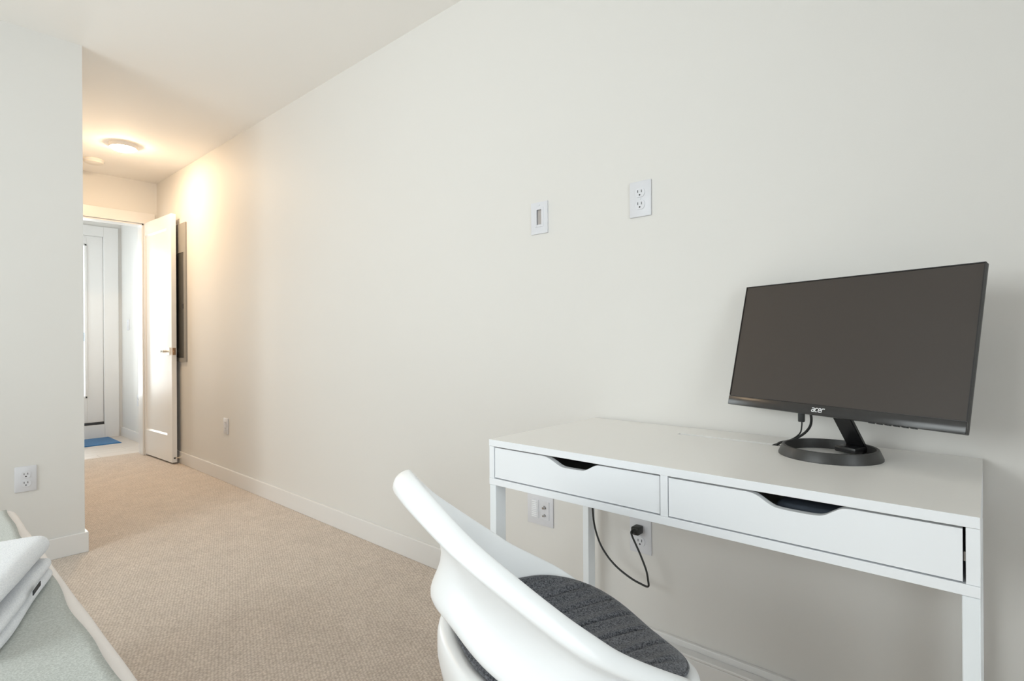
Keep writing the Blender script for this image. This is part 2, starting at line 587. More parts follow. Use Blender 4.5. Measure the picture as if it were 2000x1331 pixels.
for s, yy in ((-1, 0.), (1, DT)):
    bm = bmesh.new()
    bm_box(bm, (hx - .031, hx + .031), (min(yy, yy + s * .008), max(yy, yy + s * .008)), (hz - .031, hz + .031), .002)
    rose = obj('rose', mesh_from(bm, 'rose'), M_BRASS, dr)
    bm = bmesh.new()
    ext = .05 if s < 0 else .026
    bm_cyl(bm, (hx, yy + s * .006, hz), (hx, yy + s * ext, hz), .0095, seg=16)
    bm_box(bm, (hx - .115, hx + .012), (min(yy + s * (ext - .012), yy + s * ext), max(yy + s * (ext - .012), yy + s * ext)), (hz - .009, hz + .009), .003)
    obj('lever', mesh_from(bm, 'lever', 40), M_BRASS, rose)
bm = bmesh.new()
bm_box(bm, (DW - .0005, DW + .002), (DT / 2 - .0125, DT / 2 + .0125), (hz - .029, hz + .029), .0008)
lp = obj('latch_plate', mesh_from(bm, 'latch_plate'), M_BRONZE, dr)
bm = bmesh.new()
bm_box(bm, (DW + .001, DW + .010), (DT / 2 - .007, DT / 2 + .007), (hz - .008, hz + .008), .002)
obj('latch', mesh_from(bm, 'latch'), M_BRONZE, lp)
for zz in (.2, 1.02, 1.86):
    bm = bmesh.new()
    bm_cyl(bm, (-.004, DT + .002, zz - .045), (-.004, DT + .002, zz + .045), .006, seg=12)
    obj('hinge', mesh_from(bm, 'hinge', 40), M_BRASS, dr)

# door stop on the baseboard behind the door
bm = bmesh.new()
bm_cyl(bm, (D - BT, 5.03, .052), (D - BT - .012, 5.03, .052), .011, seg=16)
bm_cyl(bm, (D - BT - .01, 5.03, .052), (D - BT - .040, 5.03, .052), .005, seg=12)
ds = thing('door_stop', 'small metal door stop on baseboard behind the open door', 'door stop', (D - BT, 5.03, .052))
obj('spring', mesh_from(bm, 'spring', 40, origin=(D - BT, 5.03, .052)), M_BRASS, ds)
bm = bmesh.new()
bm_cyl(bm, (D - BT - .040, 5.03, .052), (D - BT - .050, 5.03, .052), .008, .006, seg=16)
obj('rubber_tip', mesh_from(bm, 'rubber_tip', 40, origin=(D - BT, 5.03, .052)), M_CORD, ds)

# electrical panel behind the door
ep = thing('electrical_panel', 'grey steel electrical panel on wall half hidden by the open door', 'electrical panel', (D, 5.10, .85))
py0, py1, pz0, pz1 = 4.90, 5.30, .845, 1.985
bm = bmesh.new()
for b in (((D - .012, D), (py0, py0 + .045), (pz0, pz1)), ((D - .012, D), (py1 - .045, py1), (pz0, pz1)),
          ((D - .012, D), (py0 + .045, py1 - .045), (pz0, pz0 + .03)), ((D - .012, D), (py0 + .045, py1 - .045), (1.745, pz1))):
    bm_box(bm, *b)
obj('cover_frame', mesh_from(bm, 'cover_frame', origin=(D, 5.10, .85)), M_PANEL, ep)
pd_ = pbox('panel_door', (D - .010, D - .002), (py0 + .047, py1 - .047), (pz0 + .032, 1.743), M_PANEL_D, ep, .002)
pbox('latch', (D - .013, D - .009), (py0 + .055, py0 + .085), (1.28, 1.32), M_BLACK, pd_, .001)

# flush ceiling light and smoke detector in the passage
cl = thing('ceiling_light', 'glowing warm flush disc light on the passage ceiling', 'ceiling light', (1.108, 4.70, C))
bm = bmesh.new()
rg = bm_lathe(bm, [(.0005, 0), (.088, 0), (.086, -.022), (.083, -.027), (.074, -.027)])
obj('trim_ring', mesh_from(bm, 'trim_ring', 40), M_TRIM, cl)
bm = bmesh.new()
rg = bm_lathe(bm, [(.0005, -.046), (.03, -.0455), (.055, -.043), (.068, -.038), (.076, -.031), (.077, -.028), (.072, -.025)])
obj('diffuser', mesh_from(bm, 'diffuser', 40), M_LAMP, cl)
sd = thing('smoke_detector', 'round white smoke detector on ceiling near the doorway', 'smoke detector', (1.045, 5.26, C))
bm = bmesh.new()
bm_lathe(bm, [(.0005, 0), (.068, 0), (.068, -.008), (.060, -.026), (.045, -.032), (.0005, -.034)])
obj('body', mesh_from(bm, 'body', 40), M_SMOKE, sd)
bm = bmesh.new()
bm_lathe(bm, [(.064, -.010), (.069, -.010), (.069, -.014), (.064, -.014)])
obj('vent_ring', mesh_from(bm, 'vent_ring', 40), M_PLATE, sd)

# ------------------------------------------------------------------ outlets and plates  (local: faces -y)
bm = bmesh.new(); bm_box(bm, (-.038, .038), (-.006, 0), (-.0575, .0575), .003); ME_PLATE = mesh_from(bm, 'plate', 35)
bm = bmesh.new()
pl = []
for i in range(40):
    t = 2 * PI * i / 40
    pl.append((.0172 * math.cos(t), max(-.0145, min(.0145, .0172 * math.sin(t)))))
bm_prism(bm, pl, 1, -.0085, -.004)
ME_RECEP = mesh_from(bm, 'receptacle', 35)
bm = bmesh.new(); bm_box(bm, (-.0011, .0011), (-.0089, -.007), (-.0042, .0042)); ME_SLOT = mesh_from(bm, 'slot')
bm = bmesh.new(); bm_cyl(bm, (0, -.0089, 0), (0, -.007, 0), .0027, seg=12); ME_GND = mesh_from(bm, 'ground_hole', 40)
bm = bmesh.new(); bm_cyl(bm, (0, -.0075, 0), (0, -.005, 0), .0032, seg=12); ME_SCREW = mesh_from(bm, 'screw', 40)
for me_, mm in ((ME_PLATE, M_PLATE), (ME_RECEP, M_PLATE), (ME_SLOT, M_HOLE), (ME_GND, M_HOLE), (ME_SCREW, M_PLATE)):
    me_.materials.append(mm)


def outlet(label, loc, rz):
    t = thing('wall_outlet', label, 'outlet', loc, rz, 'duplex wall outlets')
    obj('plate', ME_PLATE, None, t)
    for zz in (.0195, -.0195):
        rc = obj('receptacle', ME_RECEP, None, t, (0, 0, zz))
        obj('slot', ME_SLOT, None, rc, (-.0064, 0, .004))
        obj('slot', ME_SLOT, None, rc, (.0064, 0, .004))
        obj('ground_hole', ME_GND, None, rc, (0, 0, -.0075))
    obj('screw', ME_SCREW, None, t)
    return t


RZ = -PI / 2
outlet('white duplex outlet high on the wall above the desk', (D, .835, 1.458), RZ)
outlet('white duplex outlet under the desk with a black plug in its upper socket', (D, .842, .379), RZ)
outlet('white duplex outlet on the passage wall near the open door', (D, 4.128, .400), RZ)
outlet('white duplex outlet on the wall corner above the bed', (.396, SY, .393), 0)
outlet('white duplex outlet on the entry wall beyond the doorway', (VX, 6.43, .42), RZ)
sw = thing('light_switch', 'small white switch plate on the entry wall beyond the doorway', 'switch', (VX, 6.78, 1.19), RZ)
obj('plate', ME_PLATE, None, sw)
bm = bmesh.new(); bm_box(bm, (-.0165, .0165), (-.010, -.004), (-.033, .033), .002)
obj('rocker', mesh_from(bm, 'rocker', 35), M_PLATE, sw)

# pass-through plate left of the high outlet
pp = thing('cable_plate', 'white wall plate with a narrow taupe opening left of the high outlet', 'wall plate', (D, 1.246, 1.459), RZ)
bm = bmesh.new()
ox0, ox1, oz0, oz1 = -.0105, .0105, -.0245, .030
for b in (((-.038, ox0), (-.006, 0), (-.0585, .0585)), ((ox1, .038), (-.006, 0), (-.0585, .0585)),
          ((ox0, ox1), (-.006, 0), (-.0585, oz0)), ((ox0, ox1), (-.006, 0), (oz1, .0585))):
    bm_box(bm, *b)
obj('plate', mesh_from(bm, 'plate'), M_PLATE, pp)
bm = bmesh.new()
for b in (((ox0 - .009, ox0), (-.008, -.002), (oz0 - .009, oz1 + .009)), ((ox1, ox1 + .009), (-.008, -.002), (oz0 - .009, oz1 + .009)),
          ((ox0, ox1), (-.008, -.002), (oz0 - .009, oz0)), ((ox0, ox1), (-.008, -.002), (oz1, oz1 + .009))):
    bm_box(bm, *b, bev=.001)
obj('insert_frame', mesh_from(bm, 'insert_frame'), M_PLATE, pp)
bm = bmesh.new(); bm_box(bm, (ox0, ox1), (-.0012, -.0002), (oz0, oz1)); obj('opening', mesh_from(bm, 'opening'), M_TAUPE, pp)
obj('screw', ME_SCREW, None, pp, (0, 0, .048))

# two-gang media plate under the desk
mp_ = thing('media_plate', 'white two-gang plate with coax jacks and louvres on wall under the desk', 'wall plate', (D, 1.2515, .380), RZ)
bm = bmesh.new(); bm_box(bm, (-.0605, .0605), (-.006, 0), (-.0585, .0585), .003); obj('plate', mesh_from(bm, 'plate', 35), M_PLATE, mp_)
bm = bmesh.new(); bm_box(bm, (-.0425, -.0045), (-.009, -.004), (-.034, .034), .001); lv = obj('louvre_insert', mesh_from(bm, 'louvre_insert'), M_PLATE, mp_)
bm = bmesh.new(); bm_box(bm, (-.015, .008), (-.0112, -.0088), (-.0012, .0012)); ME_LV = mesh_from(bm, 'louvre'); ME_LV.materials.append(M_PLASTIC_W)
for i in range(9):
    obj('louvre', ME_LV, None, lv, (-.020, 0, -.028 + i * .007))
bm = bmesh.new(); bm_box(bm, (.006, .044), (-.009, -.004), (-.034, .034), .001); kj = obj('jack_insert', mesh_from(bm, 'jack_insert'), M_PLATE, mp_)
for zz, rr in ((.012, .0058), (-.017, .0045)):
    bm = bmesh.new()
    bm_cyl(bm, (.025, -.009, zz), (.025, -.010, zz), rr * 1.25, seg=6)
    bm_cyl(bm, (.025, -.010, zz), (.025, -.020, zz), rr * .8, seg=16)
    obj('coax_jack', mesh_from(bm, 'coax_jack', 40), M_STEELC, kj)

# ------------------------------------------------------------------ desk
X0, X1, Y0, Y1 = 1.0563, 1.574, .0103, 1.0092
ZT, ZS, ZI, ZB = .7427, .7252, .6400, .6226
TP = .0165
dk = thing('desk', 'white two-drawer desk standing against the long wall', 'desk', (X0, (Y0 + Y1) / 2, 0))
# table top with a cable slot
sx0, sx1, sy0, sy1 = 1.443, 1.464, .36, .655
bm = bmesh.new()
for b in (((X0, sx0), (Y0, Y1), (ZS, ZT)), ((sx1, X1), (Y0, Y1), (ZS, ZT)), ((sx0, sx1), (Y0, sy0), (ZS, ZT)), ((sx0, sx1), (sy1, Y1), (ZS, ZT))):
    bm_box(bm, *b)
bmesh.ops.remove_doubles(bm, verts=bm.verts, dist=1e-5)
obj('table_top', mesh_from(bm, 'table_top', origin=world_of(dk)), M_DESK_WARMLIT, dk)
# added front strip in the cool white; the table top's colour carries warm light
pbox('edge_strip', (X0 - .0012, X0), (Y0, Y1), (ZS + .0005, ZT), M_DESK, dk, .0004)
pbox('side_panel', (X0, X1), (Y0, Y0 + TP), (ZI, ZS - .0004), M_DESK, dk, .0004)
pbox('side_panel', (X0, X1), (Y1 - TP, Y1), (ZI, ZS - .0004), M_DESK, dk, .0004)
pbox('divider', (X0, X1 - .1), (.5005, .5170), (ZI, ZS), M_DESK, dk, .0004)
pbox('bottom_panel', (X0 - .0008, X1 - .10), (Y0, Y1), (ZB, ZI - .0004), M_DESK, dk, .0006)
pbox('back_panel', (X1 - .112, X1 - .10), (Y0 + TP, Y1 - TP), (ZI, ZS), M_DESK, dk)


def drawer(y0, y1, c, x_face, gap_r):
    """front with a scooped grip, c = list of (y,z) scoop points, left to right"""
    zt, zb = .7218, .6425
    poly = [(y1, zb), (y1, zt)] + c + [(y0, zt), (y0, zb)]
    bm = bmesh.new()
    bm_prism(bm, poly, 0, x_face, x_face + .015)
    me = mesh_from(bm, 'drawer_front', origin=world_of(dk))
    df_ = obj('drawer_front', me, M_DESK, dk)
    bm = bmesh.new()
    xa, xb = x_face + .016, X1 - .125
    for b in (((xa, xb), (y0 + .012, y0 + .024), (ZI + .006, .700)), ((xa, xb), (y1 - .024, y1 - .012), (ZI + .006, .700)),
              ((xb - .01, xb), (y0 + .024, y1 - .024), (ZI + .006, .700)), ((xa, xb), (y0 + .024, y1 - .024), (ZI + .006, ZI + .010))):
        bm_box(bm, *b)
    obj('drawer_box', mesh_from(bm, 'drawer_box', origin=world_of(dk)), M_DRAWER_IN, df_)
    return df_


def scoop(pts):
    return [(p.x, p.y) for p in catmull([Vector((a_, b_, 0)) for a_, b_ in pts], 5)]


cL = scoop([(.832, .7218), (.822, .7212), (.811, .7185), (.796, .7125), (.781, .7055), (.766, .7022), (.736, .7022), (.711, .7035), (.698, .7085), (.684, .7165), (.674, .7208), (.666, .7218)])
cR = scoop([(.346, .7218), (.334, .7208), (.322, .7165), (.306, .7070), (.292, .7015), (.266, .7000), (.230, .7005), (.215, .7035), (.202, .7115), (.190, .7190), (.182, .7212), (.174, .7218)])
drawer(.5190, .9905, cL, X0 + .002, 0)
drawer(.0305, .4985, cR, X0 + .0005, .004)
# drawer runners seen as the dark gap at the right
pbox('runner', (X0 + .02, X1 - .14), (.0272, .0298), (.668, .682), M_STEELC, dk)

# legs: two side frames of square tube
LW, LD = .0215, .040
for yy in ((Y0, Y0 + LW), (Y1 - LW, Y1)):
    for xx in ((X0 + .001, X0 + .001 + LD), (1.50, 1.50 + LD)):
        lg = pbox('leg', xx, yy, (0.006, ZB - .001), M_STEEL_W, dk, .0015)
        pbox('foot', (xx[0] + .006, xx[1] - .006), (yy[0] + .004, yy[1] - .004), (0, .007), M_CORD, lg, .001)
for yy in ((Y0 + .002, Y0 + LW - .002), (Y1 - LW - .03, Y1 - LW)):
    pbox('bracket', (X0 + .042, X0 + .07), yy, (ZB - .006, ZB - .0005), M_STEEL_W, dk, .001)
pbox('cable_tray', (1.462, 1.472), (Y0 + .03, Y1 - .03), (ZB + .03, ZB + .032), M_STEEL_W, dk)

# dark pouch inside the right drawer
bm = bmesh.new()
bm_box(bm, (1.10, 1.19), (.150, .305), (.6505, .7000), .008)
for v in bm.verts:
    v.co += Vector((0, 0, .006 * noise.noise(v.co * 30)))
ob = obj('pouch', mesh_from(bm, 'pouch', 60, origin=(1.14, .22, .6505)), M_NAVY, None, (1.14, .22, .6505))
tag(ob, 'dark blue pouch inside the right desk drawer', 'pouch')

# low white strip against the baseboard below the desk
cs = thing('cable_channel', 'low white strip lying along the baseboard beneath the desk', 'cable channel', (1.545, .5, 0))
pbox('channel_body', (1.540, D - BT - .001), (.06, .92), (0, .070), M_TRIM, cs, .003)
pbox('channel_lid', (1.538, D - BT - .001), (.058, .922), (.071, .079), M_TRIM, cs, .002)

# ------------------------------------------------------------------ monitor
MB = Vector((1.37871, .27933, .83311))   # bottom centre of the screen face
MYAW, TILT = -.40191, .22881
MW, MHT = .540, .3248
wdir = Vector((math.sin(MYAW), -math.cos(MYAW), 0))
ndir = Vector((-math.cos(MYAW), -math.sin(MYAW), 0))
RC = Vector((1.3968, .2718, ZT))
mo = thing('monitor', 'wide black monitor on a ring stand at the right of the desk', 'monitor', RC)
# local frame: x to the viewer's right, y away from viewer (back), z up
mo.rotation_euler = (0, 0, math.atan2(wdir.y, wdir.x))
Rm = Matrix((wdir, -ndir, Vector((0, 0, 1)))).transposed()
lo = Rm.transposed() @ (MB - RC)         # bottom centre in the local frame
TM = Matrix.Translation(lo) @ Matrix.Rotation(-TILT, 4, 'X')   # tilt back: top goes to +y


def mpart(name, bm, material, parent, smooth=35, tilt=True):
    if tilt:
        bm.transform(TM)
    return obj(name, mesh_from(bm, name, smooth), material, parent)


BZ = .0245      # bottom chin
bm = bmesh.new(); bm_box(bm, (-MW / 2, MW / 2), (.0015, .0125), (0, MHT), .002); hs = mpart('housing', bm, M_SATINB, mo)
bm = bmesh.new()
bm_prism(bm, [(.012, .02), (.030, .05), (.034, .16), (.024, .23), (.012, .26)], 0, -.19, .19)
mpart('rear_bulge', bm, M_SATINB, hs, 20)
bm = bmesh.new(); bm_box(bm, (-MW / 2 + .0022, MW / 2 - .0022), (.0006, .0045), (BZ, MHT - .0022)); mpart('screen', bm, M_SCREEN, mo, None)
bm = bmesh.new(); bm_box(bm, (-MW / 2, MW / 2), (-.0022, .004), (0, BZ - .0012), .0012); ch = mpart('chin', bm, M_GLOSSB, mo)
bm = bmesh.new()
for b in (((-MW / 2, -MW / 2 + .002), (-.001, .004), (BZ, MHT)), ((MW / 2 - .002, MW / 2), (-.001, .004), (BZ, MHT)), ((-MW / 2, MW / 2), (-.001, .004), (MHT - .002, MHT))):
    bm_box(bm, *b)
mpart('bezel', bm, M_BLACK, mo, None)
# little control bumps under the right end of the chin
for i in range(6):
    bm = bmesh.new(); bm_box(bm, (.098 + i * .016, .108 + i * .016), (.000, .008), (-.0018, .001), .0006); mpart('button', bm, M_BLACK, mo)
# lettering
STROKES = {   # slanted rounded lower-case letters, drawn as strokes in a unit box
    'a': [[(.05, .93), (.75, .93), (.92, .75), (.92, .05)], [(.92, .52), (.25, .52), (.08, .40), (.08, .18), (.25, .05), (.92, .05)]],
    'c': [[(.92, .93), (.30, .93), (.10, .75), (.10, .22), (.30, .05), (.92, .05)]],
    'e': [[(.92, .05), (.30, .05), (.10, .22), (.10, .75), (.30, .93), (.75, .93), (.92, .78), (.92, .50), (.10, .50)]],
    'r': [[(.10, .02), (.10, .75), (.30, .93), (1.0, .93)]]}
bm = bmesh.new()
lw, lh, gap, sw_ = .0066, .0092, .0012, .0017
cx = -.0155 - .013
for chh in 'acer':
    for stroke in STROKES[chh]:
        P = [Vector((cx + p[0] * lw + (p[1] - .5) * lh * .22, p[1] * lh)) for p in stroke]
        for i in range(len(P) - 1):
            d_ = (P[i + 1] - P[i]).normalized()
            n_ = Vector((-d_.y, d_.x)) * sw_ / 2
            e_ = d_ * sw_ * .35
            q = [P[i] - e_ - n_, P[i + 1] + e_ - n_, P[i + 1] + e_ + n_, P[i] - e_ + n_]
            z_ = -.0026 - .00002 * i
            bm.faces.new([bm.verts.new((v.x, z_, .0072 + v.y)) for v in q])
    cx += lw + gap
lg_ = mpart('logo', bm, M_LOGO, ch, None)
lg_['label'] = 'small white brand lettering'

# stand: slanted neck, foot block and open ring (world positions through RC)
bm = bmesh.new()
ctr = []
nk = [(-.0, .026, .140), (.0, .030, .118), (.0, .06, .03), (.0, .066, .012)]
# neck plate, leaning back toward the rear of the ring
A = [(-.012, .002, .118), (.031, .002, .118), (.031, .082, .012), (-.012, .082, .012)]
B = [(p[0], p[1] + .012, p[2]) for p in A]
va = [bm.verts.new(p) for p in A]
vb = [bm.verts.new(p) for p in B]
bm.faces.new(va[::-1]); bm.faces.new(vb)
for i in range(4):
    j = (i + 1) % 4
    bm.faces.new((va[i], va[j], vb[j], vb[i]))
bmesh.ops.bevel(bm, geom=list(bm.edges), offset=.002, segments=2, affect='EDGES')
NECK = mpart('neck', bm, M_BLACK, mo, 35, tilt=False)
bm = bmesh.new(); bm_box(bm, (-.016, .034), (.040, .0935), (.004, .018), .004); mpart('foot_block', bm, M_BLACK, mo, 35, tilt=False)
bm = bmesh.new()
rg = bm_lathe(bm, [(.1035, 0), (.1035, .003), (.0955, .0215), (.093, .0225), (.0895, .0215), (.0885, .003), (.0885, 0), (.1035, 0)], 96)
bmesh.ops.remove_doubles(bm, verts=bm.verts, dist=1e-6)
mpart('ring_base', bm, M_SATINB, mo, 35, tilt=False)

# ------------------------------------------------------------------ cords
pc = thing('power_cord', 'black power cord looping from under the desk to the low outlet', 'cord', (1.50, .96, .26))
path = [(1.462, .95, .628), (1.478, .963, .56), (1.492, .966, .470), (1.497, .964, .416), (1.50, .955, .377), (1.50, .938, .343), (1.50, .909, .311),
        (1.50, .873, .287), (1.50, .828, .269), (1.50, .794, .262), (1.50, .780, .2605), (1.50, .7735, .265), (1.50, .775, .280), (1.50, .781, .309), (1.502, .801, .350),
        (1.506, .819, .377), (1.512, .834, .396), (1.520, .842, .405), (1.533, .843, .408)]
bm = bmesh.new(); bm_tube(bm, path, .0031, 10, 6); obj('cable', mesh_from(bm, 'cable', 60, origin=world_of(pc)), M_CORD, pc)
bm = bmesh.new()
bm_box(bm, (1.540, 1.5755), (.829, .855), (.3895, .4145), .004)
bm_cyl(bm, (1.527, .8425, .404), (1.545, .842, .4025), .0055, .0095, 12)
obj('plug', mesh_from(bm, 'plug', 45, origin=world_of(pc)), M_CORD, pc)

mc = thing('monitor_cable', 'black cables dropping from the monitor into the desk slot', 'cable', (1.459, .40, ZT))
bm = bmesh.new(); bm_tube(bm, [(1.425, .318, .845), (1.43, .315, .818), (1.438, .321, .796), (1.445, .339, .775), (1.450, .368, .757), (1.4575, .397, .7445), (1.459, .43, .700)], .0030, 10, 8)
obj('cable', mesh_from(bm, 'cable', 60, origin=world_of(mc)), M_CORD, mc)
bm = bmesh.new(); bm_tube(bm, [(1.436, .337, .812), (1.436, .337, .80), (1.440, .342, .780), (1.448, .362, .762), (1.4565, .392, .748), (1.4595, .415, .735), (1.461, .45, .700)], .0017, 8, 8)
obj('thin_cable', mesh_from(bm, 'thin_cable', 60, origin=world_of(mc)), M_CORD, mc)
bm = bmesh.new(); bm_box(bm, (1.431, 1.441), (.3305, .3445), (.808, .845), .002)
obj('connector', mesh_from(bm, 'connector', 40, origin=world_of(mc)), M_CORD, mc)

# ------------------------------------------------------------------ swivel chair   local x = forward, y = left
CH = Vector((.82, .60, 0))
CA = math.radians(-28)
ch_ = thing('swivel_chair', 'white moulded plastic swivel chair pulled up to the desk', 'chair', CH, CA)
TAB = [  # q, s, t, z_top, z_bottom, flare, waist offset
    (0., -.2404, 0., .7900, .556, .0495, -.027),
    (.2, -.2236, .0664, .7620, .546, .0462, -.024),
    (.4, -.1763, .1302, .6979, .506, .0390, -.012),
    (.6, -.0878, .1820, .6176, .452, .0430, .006),
    (.8, -.0228, .1960, .5591, .430, .0382, .006),
    (1., .0776, .1995, .4956, .416, .0235, .002),
    (1.2, .150, .176, .444, .405, .010, -.004)]
NQ = len(TAB) - 1


def interp(q):
    s_ = 1 if q >= 0 else -1
    q = abs(q)
    pts = [TAB[2][1:], TAB[1][1:]] + [t_[1:] for t_ in TAB]
    pts[0] = (TAB[2][1], -TAB[2][2]) + TAB[2][3:]
    pts[1] = (TAB[1][1], -TAB[1][2]) + TAB[1][3:]
    last = tuple(2 * b_ - a_ for a_, b_ in zip(TAB[-2][1:], TAB[-1][1:]))
    pts = pts[1:] + [last]
    x = q * NQ
    i = min(int(x), NQ - 1)
    t = x - i
    p0, p1, p2, p3 = pts[i], pts[i + 1], pts[i + 2], pts[i + 3]
    v = [.5 * (2 * b_ + (c_ - a_) * t + (2 * a_ - 5 * b_ + 4 * c_ - d_) * t * t + (3 * b_ - a_ - 3 * c_ + d_) * t ** 3) for a_, b_, c_, d_ in zip(p0, p1, p2, p3)]
    v[1] *= s_
    return v


def band_profile(zt, zb, fl, wo):
    Hh = zt - zb
    k_ = min(1., Hh / .15)
    return [(wo - .006, zb), (wo - .008, zb + .25 * Hh), (wo, zb + .48 * Hh), (.5 * wo + .30 * fl, zb + .76 * Hh), (.60 * fl, zt - .014 * k_), (.72 * fl, zt - .002), (.80 * fl, zt + .001 * k_), (1.0 * fl, zt - .002 * k_),
            (1.18 * fl + .005, zt - .010 * k_), (1.22 * fl + .009, zt - .031 * k_), (1.16 * fl + .006, zt - .038 * k_), (1.02 * fl + .003, zt - .040 * k_), (.62 * fl + .003, zt - .054 * k_),
            (.45 * wo + .20 * fl + .006, zb + .62 * Hh), (wo + .010, zb + .42 * Hh), (wo + .011, zb + .28 * Hh), (wo + .023, zb + .17 * Hh), (wo + .032, zb + .07 * Hh), (wo + .029, zb), (wo + .014, zb - .006), (wo + .002, zb - .005)]


bm = bmesh.new()
N = 84
rings = []
for i in range(N + 1):
    q = -1 + 2 * i / N
    s_, t_, zt, zb, fl, wo = interp(q)
    e = 1e-3
    qa, qb = max(-1, q - e), min(1, q + e)
    A_, B_ = interp(qa), interp(qb)
    tx, ty = B_[0] - A_[0], B_[1] - A_[1]
    ln = math.hypot(tx, ty)
    nx, ny = -ty / ln, tx / ln      # outward: at the back (q=0) moving +y -> outward -x
    rings.append([bm.verts.new((s_ + nx * o_, t_ + ny * o_, z_)) for o_, z_ in band_profile(zt, zb, fl, wo)])
for i in range(N):
    n_ = len(rings[0])
    for k in range(n_):
        j = (k + 1) % n_
        bm.faces.new((rings[i][k], rings[i][j], rings[i + 1][j], rings[i + 1][k]))
bm.faces.new(rings[0])
bm.faces.new(rings[-1][::-1])
back = obj('backrest', mesh_from(bm, 'backrest', 80), M_PLASTIC_W, ch_)
sb = back.modifiers.new('smooth', 'SUBSURF')
sb.levels = sb.render_levels = 1


def sup(th, a_f, a_b, b_, n_):
    c_, s_ = math.cos(th), math.sin(th)
    a_ = a_f if c_ > 0 else a_b
    rr = (abs(c_ / a_) ** n_ + abs(s_ / b_) ** n_) ** (-1 / n_)
    return rr


def pan_z(x, y):
    """height of the seat surface"""
    th = math.atan2(y, x)
    rr = min(1.1, math.hypot(x, y) / sup(th, .205, .205, .215, 2.6))
    c_ = math.cos(th)
    rise = .040 * max(0, -c_) ** 1.2 + .034 * abs(math.sin(th)) ** 2 - .020 * max(0, c_) ** 2
    return .437 + rise * rr ** 2.6


bm = bmesh.new()
NT = 96
prof = [(.15, 'top', 0), (.4, 'top', 0), (.6, 'top', 0), (.78, 'top', 0), (.9, 'top', 0), (.97, 'top', 0), (1.03, 'rel', -.001), (1.07, 'rel', -.008), (1.085, 'rel', -.022), (1.085, 'rel', -.050), (1.05, 'rel', -.085), (.93, 'abs', .388), (.6, 'abs', .372), (.25, 'abs', .368)]
ring0 = []
for (f_, kind, dz_) in prof:
    rg = []
    for i in range(NT):
        th = 2 * PI * i / NT
        R_ = sup(th, .205, .205, .215, 2.6)
        x_, y_ = f_ * R_ * math.cos(th), f_ * R_ * math.sin(th)
        if kind == 'top':
            z_ = pan_z(x_, y_)
        elif kind == 'rel':
            z_ = max(.378, pan_z(R_ * math.cos(th), R_ * math.sin(th)) + dz_)
        else:
            z_ = dz_
        rg.append(bm.verts.new((x_, y_, z_)))
    ring0.append(rg)
for k in range(len(ring0) - 1):
    for i in range(NT):
        j = (i + 1) % NT
        bm.faces.new((ring0[k][i], ring0[k][j], ring0[k + 1][j], ring0[k + 1][i]))
bm.faces.new(ring0[0][::-1])
bm.faces.new(ring0[-1])
obj('seat_shell', mesh_from(bm, 'seat_shell', 70), M_PLASTIC_W, ch_)
# pedestal below
bm = bmesh.new(); bm_box(bm, (-.085, .085), (-.075, .075), (.345, .374), .006); obj('mechanism', mesh_from(bm, 'mechanism', 40), M_BLACK, ch_)
bm = bmesh.new(); bm_cyl(bm, (0, 0, .13), (0, 0, .35), .025); bm_cyl(bm, (0, 0, .06), (0, 0, .24), .032); obj('gas_column', mesh_from(bm, 'gas_column', 40), M_STEELC, ch_)
bm = bmesh.new(); bm_tube(bm, [(.0, -.07, .36), (.0, -.14, .362), (.0, -.19, .366)], .005, 8, 4); obj('height_lever', mesh_from(bm, 'height_lever', 40), M_BLACK, ch_)
bm = bmesh.new(); bm_cyl(bm, (0, 0, .065), (0, 0, .125), .045, .038); obj('hub', mesh_from(bm, 'hub', 40), M_PLASTIC_W, ch_)
for i in range(5):
    an = 2 * PI * i / 5 + .3
    dx, dy = math.cos(an), math.sin(an)
    bm = bmesh.new()
    bm_cyl(bm, (dx * .03, dy * .03, .098), (dx * .275, dy * .275, .068), .024, .015, 12)
    st_ = obj('base_arm', mesh_from(bm, 'base_arm', 40), M_PLASTIC_W, ch_)
    bm = bmesh.new()
    px_, py_ = -dy, dx
    for s_ in (-1, 1):
        c0 = Vector((dx * .27 + px_ * s_ * .006, dy * .27 + py_ * s_ * .006, .027))
        c1 = c0 + Vector((px_, py_, 0)) * s_ * .018
        bm_cyl(bm, c0, c1, .027, seg=20)
    bm_cyl(bm, (dx * .27, dy * .27, .03), (dx * .27, dy * .27, .072), .006, seg=10)
    obj('caster', mesh_from(bm, 'caster', 40), M_BLACK, st_)

# ------------------------------------------------------------------ seat pad on the chair
sp = thing('seat_pad', 'charcoal quilted felt pad lying on the white chair seat', 'cushion', (CH.x, CH.y, .45), CA)
bm = bmesh.new()
SA = math.radians(11)
NR, NTH = 46, 170
rings = []


def pad_h(x, y, f_):
    d_ = -x * math.sin(SA) + y * math.cos(SA)
    ph = (d_ / .058 + .5) % 1.0 - .5
    g_ = math.exp(-(ph * .058 / .0045) ** 2)
    edge = max(0, 1 - max(0, (f_ - .80)) / .20)
    body = .014 * (1 - (1 - edge) ** 2) + .009
    puff = .004 * math.cos(ph * PI)
    return body + (puff - .008 * g_) * min(1, edge * 1.6)


